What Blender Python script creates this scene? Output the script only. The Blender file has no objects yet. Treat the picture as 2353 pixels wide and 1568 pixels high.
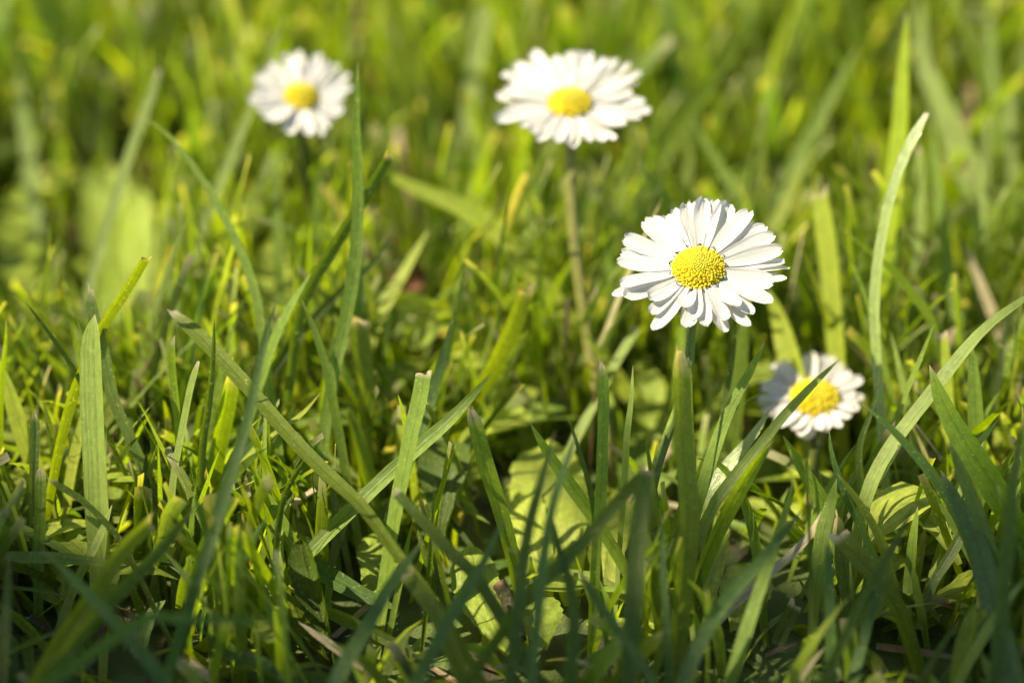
import bpy, math, random
import numpy as np
from mathutils import Vector, Matrix

S = bpy.context.scene
rng = np.random.default_rng(11)
random.seed(5)

# ------------------------------------------------------------------ camera
PITCH = math.radians(30.0)
FOCUS = 0.358                      # metres to the plane of the sharp daisy
CAM_H = 0.209
W = 0.036 / 0.100 * FOCUS          # width of the frame at the focus distance
H = W * 682.0 / 1024.0
C0 = Vector((0.0, -FOCUS * math.cos(PITCH), CAM_H))
FW = Vector((0.0, math.cos(PITCH), -math.sin(PITCH)))
UP = Vector((0.0, math.sin(PITCH), math.cos(PITCH)))
RT = Vector((1.0, 0.0, 0.0))

cam_data = bpy.data.cameras.new('camera')
cam = bpy.data.objects.new('camera', cam_data)
S.collection.objects.link(cam)
cam.location = C0
cam.rotation_euler = (math.radians(90) - PITCH, 0, 0)
cam_data.sensor_width = 36.0
cam_data.lens = 100.0
cam_data.clip_start = 0.01
cam_data.clip_end = 600.0
cam_data.dof.use_dof = True
cam_data.dof.focus_distance = FOCUS
cam_data.dof.aperture_fstop = 7.8
S.camera = cam

# ------------------------------------------------------------------ light
SUN_EL, SUN_AZ = math.radians(51.0), math.radians(94.0)   # high, from the left
SUN_DIR = Vector((-math.sin(SUN_AZ) * math.cos(SUN_EL), -math.cos(SUN_AZ) * math.cos(SUN_EL), math.sin(SUN_EL)))
world = bpy.data.worlds.new('World')
S.world = world
world.use_nodes = True
nt = world.node_tree
bg = nt.nodes['Background']
sky = nt.nodes.new('ShaderNodeTexSky')
sky.sky_type = 'NISHITA'
sky.sun_disc = False
sky.sun_elevation = SUN_EL
sky.sun_rotation = math.radians(180.0) + SUN_AZ
nt.links.new(sky.outputs[0], bg.inputs[0])
bg.inputs[1].default_value = 0.10
sl = bpy.data.lights.new('sun', 'SUN')
sl.energy = 5.0
sl.angle = math.radians(0.5)
sl.color = (1.0, 0.90, 0.68)
sun = bpy.data.objects.new('sun', sl)
S.collection.objects.link(sun)
sun.rotation_euler = SUN_DIR.to_track_quat('Z', 'Y').to_euler()
sun.location = SUN_DIR * 5

S.view_settings.view_transform = 'Standard'
S.view_settings.look = 'None'
S.view_settings.exposure = 1.42
S.view_settings.gamma = 1.0
S.render.engine = 'CYCLES'
S.cycles.max_bounces = 9
S.cycles.diffuse_bounces = 5
S.cycles.transmission_bounces = 6
S.cycles.use_denoising = True
S.cycles.sample_clamp_indirect = 6.0

# ------------------------------------------------------------------ helpers
PW, PH = 2352.0, 1568.0            # the picture's own measure in which things were surveyed


def at(px, py, dz):
    """point seen at (px, py), dz millimetres behind the plane of focus"""
    d = FOCUS + dz * 0.001
    k = d / FOCUS
    return C0 + FW * d + RT * ((px - PW / 2) / PW * W * k) + UP * ((PH / 2 - py) / PH * H * k)


def ground_dz(py):
    yn = (PH / 2 - py) / PH * H
    return (CAM_H / (math.sin(PITCH) - yn / FOCUS * math.cos(PITCH)) - FOCUS) * 1000.0


def mm_of(px, dz):
    return px / PW * W * (FOCUS + dz * 0.001) / FOCUS


def project(P):
    """array (n,3) -> px, py, dz"""
    q = P - np.array(C0)
    d = q @ np.array(FW)
    x = (q @ np.array(RT)) / d * FOCUS / W * PW + PW / 2
    y = PH / 2 - (q @ np.array(UP)) / d * FOCUS / H * PH
    return x, y, (d - FOCUS) * 1000.0


def tag(o, label=None, cat=None, group=None, kind=None):
    if label: o['label'] = label
    if cat: o['category'] = cat
    if group: o['group'] = group
    if kind: o['kind'] = kind
    return o


def mesh_obj(name, verts, faces, mat, parent=None, tint=None, uvw=None, smooth=True):
    me = bpy.data.meshes.new(name)
    verts = np.asarray(verts, dtype=np.float32)
    n = len(verts)
    if isinstance(faces, np.ndarray):
        k = faces.shape[1]
        me.vertices.add(n)
        me.vertices.foreach_set('co', verts.ravel())
        me.loops.add(faces.size)
        me.loops.foreach_set('vertex_index', faces.astype(np.int32).ravel())
        me.polygons.add(len(faces))
        me.polygons.foreach_set('loop_start', np.arange(0, faces.size, k, dtype=np.int32))
        me.polygons.foreach_set('loop_total', np.full(len(faces), k, dtype=np.int32))
        me.update(calc_edges=True)
        me.validate()
    else:
        me.from_pydata([tuple(map(float, v)) for v in verts], [], faces)
        me.update()
    if tint is not None:
        a = me.attributes.new('tint', 'FLOAT_COLOR', 'POINT')
        t = np.ones((n, 4), dtype=np.float32)
        t[:, :3] = tint
        a.data.foreach_set('color', t.ravel())
    if uvw is not None:
        a = me.attributes.new('uvw', 'FLOAT_COLOR', 'POINT')
        t = np.ones((n, 4), dtype=np.float32)
        t[:, :3] = uvw
        a.data.foreach_set('color', t.ravel())
    if smooth:
        me.polygons.foreach_set('use_smooth', np.ones(len(me.polygons), dtype=bool))
    me.materials.append(mat)
    o = bpy.data.objects.new(name, me)
    S.collection.objects.link(o)
    if parent is not None:
        o.parent = parent
        o.matrix_parent_inverse = Matrix.Translation(-Vector(parent.location))
    return o


def empty(name, loc):
    o = bpy.data.objects.new(name, None)
    o.empty_display_size = 0.005
    o.location = loc
    S.collection.objects.link(o)
    return o


def spline(pts, ts):
    """Catmull-Rom through pts (n,d) at parameters ts in 0..1 by chord length"""
    P = np.asarray(pts, dtype=float)
    d = np.r_[0, np.cumsum(np.linalg.norm(np.diff(P[:, :3], axis=0), axis=1))]
    d /= d[-1]
    E = np.vstack([2 * P[0] - P[1], P, 2 * P[-1] - P[-2]])
    out = []
    for t in ts:
        i = min(max(int(np.searchsorted(d, t, side='right')) - 1, 0), len(P) - 2)
        u = (t - d[i]) / max(d[i + 1] - d[i], 1e-9)
        p0, p1, p2, p3 = E[i], E[i + 1], E[i + 2], E[i + 3]
        out.append(0.5 * (2 * p1 + (p2 - p0) * u + (2 * p0 - 5 * p1 + 4 * p2 - p3) * u * u + (3 * p1 - p0 - 3 * p2 + p3) * u ** 3))
    return np.array(out)


def unit(v):
    return v / np.maximum(np.linalg.norm(v, axis=-1, keepdims=True), 1e-12)


# ------------------------------------------------------------------ materials
def nodes_of(name):
    m = bpy.data.materials.new(name)
    m.use_nodes = True
    t = m.node_tree
    t.nodes.clear()
    return m, t, t.nodes.new('ShaderNodeOutputMaterial')


def N(t, kind, **kw):
    n = t.nodes.new(kind)
    for k, v in kw.items():
        if k.startswith('i_'):
            key = k[2:]
            n.inputs[int(key) if key.isdigit() else key.replace('_', ' ')].default_value = v
        else:
            setattr(n, k, v)
    return n


def mathn(t, op, a, b=None, c=None, clamp=False):
    n = t.nodes.new('ShaderNodeMath')
    n.operation = op
    n.use_clamp = clamp
    for i, v in enumerate((a, b, c)):
        if v is None: continue
        if isinstance(v, (int, float)): n.inputs[i].default_value = v
        else: t.links.new(v, n.inputs[i])
    return n.outputs[0]


def mixc(t, blend, fac, a, b):
    n = t.nodes.new('ShaderNodeMix')
    n.data_type = 'RGBA'
    n.blend_type = blend
    for sock, v in ((n.inputs[0], fac), (n.inputs[6], a), (n.inputs[7], b)):
        if isinstance(v, (int, float)): sock.default_value = v
        elif isinstance(v, tuple): sock.default_value = (*v, 1.0) if len(v) == 3 else v
        else: t.links.new(v, sock)
    return n.outputs[2]


def leaf_material(name, veins, trans, gloss_rough, trans_gain, bump, spec=0.5):
    """thin leaf: reflects its own green, lets a yellower green through; veins run along it"""
    m, t, out = nodes_of(name)
    L = t.links
    tint = N(t, 'ShaderNodeAttribute', attribute_name='tint')
    uvw = N(t, 'ShaderNodeAttribute', attribute_name='uvw')
    sep = N(t, 'ShaderNodeSeparateXYZ')
    L.new(uvw.outputs['Vector'], sep.inputs[0])
    u, v, r = sep.outputs
    # fine lengthwise veins with a deeper midrib
    wob = N(t, 'ShaderNodeTexNoise', i_Scale=14.0, i_Detail=3.0, noise_dimensions='4D')
    cmb = N(t, 'ShaderNodeCombineXYZ')
    L.new(mathn(t, 'MULTIPLY', u, 3.0), cmb.inputs[0])
    L.new(mathn(t, 'MULTIPLY', v, 0.35), cmb.inputs[1])
    L.new(cmb.outputs[0], wob.inputs['Vector'])
    L.new(mathn(t, 'MULTIPLY', r, 37.0), wob.inputs['W'])
    stripes = mathn(t, 'SINE', mathn(t, 'ADD', mathn(t, 'MULTIPLY', u, veins * math.pi * 2), mathn(t, 'MULTIPLY', wob.outputs[0], 9.0)))
    rib = mathn(t, 'SUBTRACT', 1.0, mathn(t, 'SMOOTH_MIN', mathn(t, 'MULTIPLY', mathn(t, 'ABSOLUTE', mathn(t, 'SUBTRACT', u, 0.5)), 14.0), 1.0, 0.2), clamp=True)
    geo = N(t, 'ShaderNodeNewGeometry')
    spots = N(t, 'ShaderNodeTexNoise', i_Scale=900.0, i_Detail=4.0, i_Roughness=0.65)
    L.new(geo.outputs['Position'], spots.inputs['Vector'])
    fleck = N(t, 'ShaderNodeTexNoise', i_Scale=2600.0, i_Detail=1.0)
    L.new(geo.outputs['Position'], fleck.inputs['Vector'])
    val = mathn(t, 'ADD', 0.50, mathn(t, 'MULTIPLY', spots.outputs[0], 0.68))
    val = mathn(t, 'ADD', val, mathn(t, 'MULTIPLY', stripes, 0.035))
    val = mathn(t, 'ADD', val, mathn(t, 'MULTIPLY', mathn(t, 'SUBTRACT', wob.outputs[0], 0.5), 0.5))
    val = mathn(t, 'SUBTRACT', val, mathn(t, 'MULTIPLY', rib, 0.22))
    cv = N(t, 'ShaderNodeCombineXYZ')
    for i in range(3): L.new(val, cv.inputs[i])
    base = mixc(t, 'MULTIPLY', 1.0, tint.outputs['Color'], cv.outputs[0])
    fl = mathn(t, 'MULTIPLY', mathn(t, 'SUBTRACT', fleck.outputs[0], 0.63, clamp=True), 4.0, clamp=True)
    base = mixc(t, 'MIX', fl, base, (0.40, 0.44, 0.18))
    tr = mixc(t, 'MULTIPLY', 1.0, base, trans_gain)
    bmp = N(t, 'ShaderNodeBump', i_Strength=bump, i_Distance=0.00012)
    hgt = mathn(t, 'ADD', mathn(t, 'MULTIPLY', stripes, 0.4), mathn(t, 'MULTIPLY', spots.outputs[0], 1.0))
    hgt = mathn(t, 'SUBTRACT', hgt, mathn(t, 'MULTIPLY', rib, 1.0))
    L.new(hgt, bmp.inputs['Height'])
    p = N(t, 'ShaderNodeBsdfPrincipled', i_Roughness=gloss_rough)
    p.inputs['Specular IOR Level'].default_value = spec
    L.new(base, p.inputs['Base Color'])
    L.new(bmp.outputs[0], p.inputs['Normal'])
    tl = N(t, 'ShaderNodeBsdfTranslucent')
    L.new(tr, tl.inputs[0])
    mx = N(t, 'ShaderNodeMixShader', i_0=trans)
    L.new(p.outputs[0], mx.inputs[1])
    L.new(tl.outputs[0], mx.inputs[2])
    L.new(mx.outputs[0], out.inputs[0])
    return m


M_GRASS = leaf_material('grass_leaf', 7.0, 0.52, 0.45, (1.84, 1.73, 0.30), 0.5, 0.38)
M_SHINY = leaf_material('glossy_grass_leaf', 5.0, 0.35, 0.24, (2.0, 1.9, 0.5), 0.5, 0.8)
M_BROAD = leaf_material('broad_leaf', 2.0, 0.48, 0.50, (2.0, 1.9, 0.5), 0.9, 0.35)
M_DRY = leaf_material('dry_straw', 6.0, 0.25, 0.7, (1.2, 1.0, 0.8), 0.9, 0.25)
M_STEM = leaf_material('daisy_stem', 3.0, 0.2, 0.55, (1.2, 1.2, 0.6), 1.2, 0.35)


def petal_material():
    m, t, out = nodes_of('petal_white')
    L = t.links
    uvw = N(t, 'ShaderNodeAttribute', attribute_name='uvw')
    sep = N(t, 'ShaderNodeSeparateXYZ')
    L.new(uvw.outputs['Vector'], sep.inputs[0])
    u, v, r = sep.outputs
    cmb = N(t, 'ShaderNodeCombineXYZ')
    L.new(mathn(t, 'MULTIPLY', u, 9.0), cmb.inputs[0])
    L.new(mathn(t, 'MULTIPLY', v, 0.9), cmb.inputs[1])
    L.new(mathn(t, 'MULTIPLY', r, 50.0), cmb.inputs[2])
    no = N(t, 'ShaderNodeTexNoise', i_Scale=1.6, i_Detail=4.0, i_Roughness=0.6)
    L.new(cmb.outputs[0], no.inputs['Vector'])
    st = mathn(t, 'SINE', mathn(t, 'MULTIPLY', u, 25.0))
    f = mathn(t, 'ADD', mathn(t, 'MULTIPLY', no.outputs[0], 0.8), mathn(t, 'MULTIPLY', st, 0.10), clamp=True)
    col = mixc(t, 'MIX', f, (0.53, 0.50, 0.45), (0.75, 0.725, 0.67))
    basew = mathn(t, 'SUBTRACT', 1.0, mathn(t, 'MULTIPLY', v, 5.0), clamp=True)
    col = mixc(t, 'MIX', mathn(t, 'MULTIPLY', basew, 0.5), col, (0.72, 0.72, 0.42))
    bmp = N(t, 'ShaderNodeBump', i_Strength=0.5, i_Distance=0.0002)
    L.new(f, bmp.inputs['Height'])
    p = N(t, 'ShaderNodeBsdfPrincipled', i_Roughness=0.55)
    p.inputs['Specular IOR Level'].default_value = 0.3
    L.new(col, p.inputs['Base Color'])
    L.new(bmp.outputs[0], p.inputs['Normal'])
    tl = N(t, 'ShaderNodeBsdfTranslucent')
    L.new(col, tl.inputs[0])
    mx = N(t, 'ShaderNodeMixShader', i_0=0.40)
    L.new(p.outputs[0], mx.inputs[1])
    L.new(tl.outputs[0], mx.inputs[2])
    L.new(mx.outputs[0], out.inputs[0])
    return m


M_PETAL = petal_material()


def floret_material():
    m, t, out = nodes_of('floret_yellow')
    tint = N(t, 'ShaderNodeAttribute', attribute_name='tint')
    p = N(t, 'ShaderNodeBsdfPrincipled', i_Roughness=0.5)
    p.inputs['Specular IOR Level'].default_value = 0.25
    t.links.new(tint.outputs['Color'], p.inputs['Base Color'])
    tl = N(t, 'ShaderNodeBsdfTranslucent')
    t.links.new(tint.outputs['Color'], tl.inputs[0])
    mx = N(t, 'ShaderNodeMixShader', i_0=0.38)
    t.links.new(p.outputs[0], mx.inputs[1])
    t.links.new(tl.outputs[0], mx.inputs[2])
    t.links.new(mx.outputs[0], out.inputs[0])
    return m


M_FLORET = floret_material()


def ground_material():
    m, t, out = nodes_of('lawn_soil')
    L = t.links
    geo = N(t, 'ShaderNodeNewGeometry')
    n1 = N(t, 'ShaderNodeTexNoise', i_Scale=160.0, i_Detail=8.0, i_Roughness=0.7)
    n2 = N(t, 'ShaderNodeTexNoise', i_Scale=1.3, i_Detail=6.0)
    for n in (n1, n2): L.new(geo.outputs['Position'], n.inputs['Vector'])
    soil = mixc(t, 'MIX', n1.outputs[0], (0.012, 0.010, 0.005), (0.055, 0.045, 0.02))
    n3 = N(t, 'ShaderNodeTexNoise', i_Scale=75.0, i_Detail=5.0)
    L.new(geo.outputs['Position'], n3.inputs['Vector'])
    soil = mixc(t, 'MIX', mathn(t, 'MULTIPLY', mathn(t, 'SUBTRACT', n3.outputs[0], 0.36), 6.0, clamp=True), soil, (0.075, 0.11, 0.015))
    lawn = mixc(t, 'MIX', n2.outputs[0], (0.035, 0.065, 0.012), (0.10, 0.13, 0.03))
    ln = N(t, 'ShaderNodeVectorMath', operation='LENGTH')
    L.new(geo.outputs['Position'], ln.inputs[0])
    f = mathn(t, 'MULTIPLY', mathn(t, 'SUBTRACT', ln.outputs['Value'], 0.6), 1.6, clamp=True)
    col = mixc(t, 'MIX', f, soil, lawn)
    bmp = N(t, 'ShaderNodeBump', i_Strength=1.0, i_Distance=0.003)
    L.new(n1.outputs[0], bmp.inputs['Height'])
    p = N(t, 'ShaderNodeBsdfPrincipled', i_Roughness=0.95)
    L.new(col, p.inputs['Base Color'])
    L.new(bmp.outputs[0], p.inputs['Normal'])
    L.new(p.outputs[0], out.inputs[0])
    return m


M_GROUND = ground_material()

# ------------------------------------------------------------------ ground: one sheet, fine near the flowers
ticks = np.unique(np.r_[-300, -80, -20, -6, -3, np.linspace(-1.2, 1.2, 90), 3, 6, 20, 80, 300])
gx, gy = np.meshgrid(ticks, ticks, indexing='ij')
gz = 0.0012 * np.sin(gx * 61 + 1.3 * np.sin(gy * 37)) + 0.001 * np.sin(gy * 83 + gx * 29)
gz = np.where((abs(gx) < 1.3) & (abs(gy) < 1.3), gz, 0.0) - 0.002
k = len(ticks)
idx = np.arange(k * k).reshape(k, k)
gf = np.stack([idx[:-1, :-1], idx[1:, :-1], idx[1:, 1:], idx[:-1, 1:]], -1).reshape(-1, 4)
tag(mesh_obj('ground', np.stack([gx, gy, gz], -1).reshape(-1, 3), gf, M_GROUND), kind='structure')

# ------------------------------------------------------------------ blades
COL = dict(pale=(0.29, 0.37, 0.075), mid=(0.205, 0.30, 0.03), lime=(0.22, 0.31, 0.008), dark=(0.09, 0.14, 0.010),
           teal=(0.10, 0.18, 0.03), yellow=(0.36, 0.42, 0.04), straw=(0.58, 0.49, 0.28), tan=(0.48, 0.33, 0.18),
           glow=(0.36, 0.45, 0.012), olive=(0.18, 0.235, 0.008), brown=(0.16, 0.10, 0.05), grey=(0.16, 0.22, 0.05), red=(0.26, 0.12, 0.06))
TIPCOL = np.array((0.66, 0.53, 0.37))


def to_ground(P3, widths):
    """carry a blade's lower end on to the soil"""
    last, prev = P3[-1], P3[-2]
    if last[2] <= 0.0015:
        return P3
    d = unit(last - prev)
    d[2] = min(d[2], -0.55)
    d = unit(d)
    h = last[2] + 0.002
    st = h / -d[2]
    mid = last + d * st * 0.5 + np.array((0, 0, -h * 0.08))
    end = last + d * st * 0.85
    end[2] = -0.002
    return np.vstack([P3, mid, end])


def blade_points(pts, d0, d1):
    P = []
    m = len(pts)
    seg = np.r_[0, np.cumsum([math.hypot(pts[i + 1][0] - pts[i][0], pts[i + 1][1] - pts[i][1]) for i in range(m - 1)])]
    for i, (x, y) in enumerate(pts):
        dz = d0 + (d1 - d0) * seg[i] / seg[-1]
        dz = min(dz, ground_dz(y) - 1.5)
        P.append(np.array(at(x, y, dz)))
    return np.array(P)


HERO_PATHS = []


def make_blade(name, pts, d0, d1, w, col, tip='p', tw=0.0, fold=0.18, mat=None, taper=0.42, basew=0.75, parent=None, root=True, seed=None):
    r = np.random.default_rng(seed if seed is not None else abs(hash((pts[0], pts[-1]))) % 99991)
    P3 = blade_points(pts, d0, d1)
    n_view = len(P3)
    if root:
        P3 = to_ground(P3, None)
    ts = np.unique(np.r_[0, 0.006, 0.014, 0.028, 0.05, 0.085, np.linspace(0.13, 1, 20)])
    Q = spline(P3, ts)
    T = unit(np.gradient(Q, axis=0))
    view = unit(np.array(C0) - Q)
    side = unit(np.cross(T, view))
    nor = unit(np.cross(side, T))
    ang = np.radians(tw) * (0.94 + 0.12 * ts) + 0.12 * np.sin(ts * 5 + r.uniform(0, 6))
    side2 = side * np.cos(ang)[:, None] + nor * np.sin(ang)[:, None]
    nor2 = unit(np.cross(side2, T))
    wm = mm_of(w, (d0 + d1) / 2) / max(math.cos(math.radians(min(abs(tw), 68))), 0.36)
    L = np.linalg.norm(np.diff(Q, axis=0), axis=1).sum()
    if tip == 'p':
        tl = max(taper, 1.4 * wm / L)
        prof = np.clip(ts / tl, 0, 1)
        prof = 0.35 * np.sin(np.clip(ts / 0.12, 0, 1) * math.pi / 2) + 0.65 * np.sin(prof * math.pi / 2)
    else:
        prof = 0.86 + 0.14 * np.clip(ts / 0.2, 0, 1)
        if tip == 'd': prof = np.clip(0.35 + ts / 0.09, 0, 1)
    prof = prof * (1 - (1 - basew) * np.clip((ts - 0.5) / 0.5, 0, 1))
    prof *= 1 + 0.035 * np.sin(ts * 17 + r.uniform(0, 6))
    us = np.array([-1, -0.55, 0, 0.55, 1.0])
    fo = np.array([1.0, 0.62, 0, 0.62, 1.0])
    hw = wm / 2 * prof
    V = Q[:, None, :] + side2[:, None, :] * (us[None, :, None] * hw[:, None, None]) + nor2[:, None, :] * (fo[None, :, None] * (hw * fold * 2)[:, None, None] * 0.6)
    if tip in 'cd':
        V[0] += T[0] * (r.uniform(-1, 1, 5) * wm * 0.26)[:, None] + T[0] * (us * r.uniform(-0.35, 0.35) * wm)[:, None]
    n = len(ts)
    base = np.array(COL[col]) * r.uniform(0.93, 1.07)
    tint = np.repeat(np.repeat(base[None, None, :], n, 0), 5, 1)
    # the sheath at the foot pales a little; a mown tip dries out
    foot = np.clip((ts - 0.8) / 0.2, 0, 1)[:, None, None] * 0.35
    tint = tint * (1 - foot) + np.array((0.22, 0.25, 0.09)) * foot
    if tip in 'cd':
        dl = 0.28 * wm / L * (3.0 if tip == 'd' else 1.0)
        f = np.clip(1.2 - ts / max(dl, 0.008), 0, 1)[:, None, None]
        tint = tint * (1 - f) + TIPCOL * f * r.uniform(0.8, 1.1)
    else:
        f = np.clip(1 - ts / 0.035, 0, 1)[:, None, None] * 0.7
        tint = tint * (1 - f) + TIPCOL * f
    uvw = np.zeros((n, 5, 3))
    uvw[..., 0] = (us[None, :] + 1) / 2
    uvw[..., 1] = ts[:, None] * L / 0.01
    uvw[..., 2] = r.uniform()
    idx = np.arange(n * 5).reshape(n, 5)
    F = np.stack([idx[:-1, :-1], idx[1:, :-1], idx[1:, 1:], idx[:-1, 1:]], -1).reshape(-1, 4)
    V = V.reshape(-1, 3)
    root_pt = Vector(Q[-1])
    o = mesh_obj(name, V - np.array(root_pt), F, mat or M_GRASS, None, tint.reshape(-1, 3), uvw.reshape(-1, 3))
    o.location = root_pt
    if parent is not None:
        o.parent = parent
        o.matrix_parent_inverse = Matrix.Translation(-Vector(parent.location))
    HERO_PATHS.append((spline(P3[:n_view], np.linspace(0, 1, 24)), w, (d0 + d1) / 2))
    return o


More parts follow.
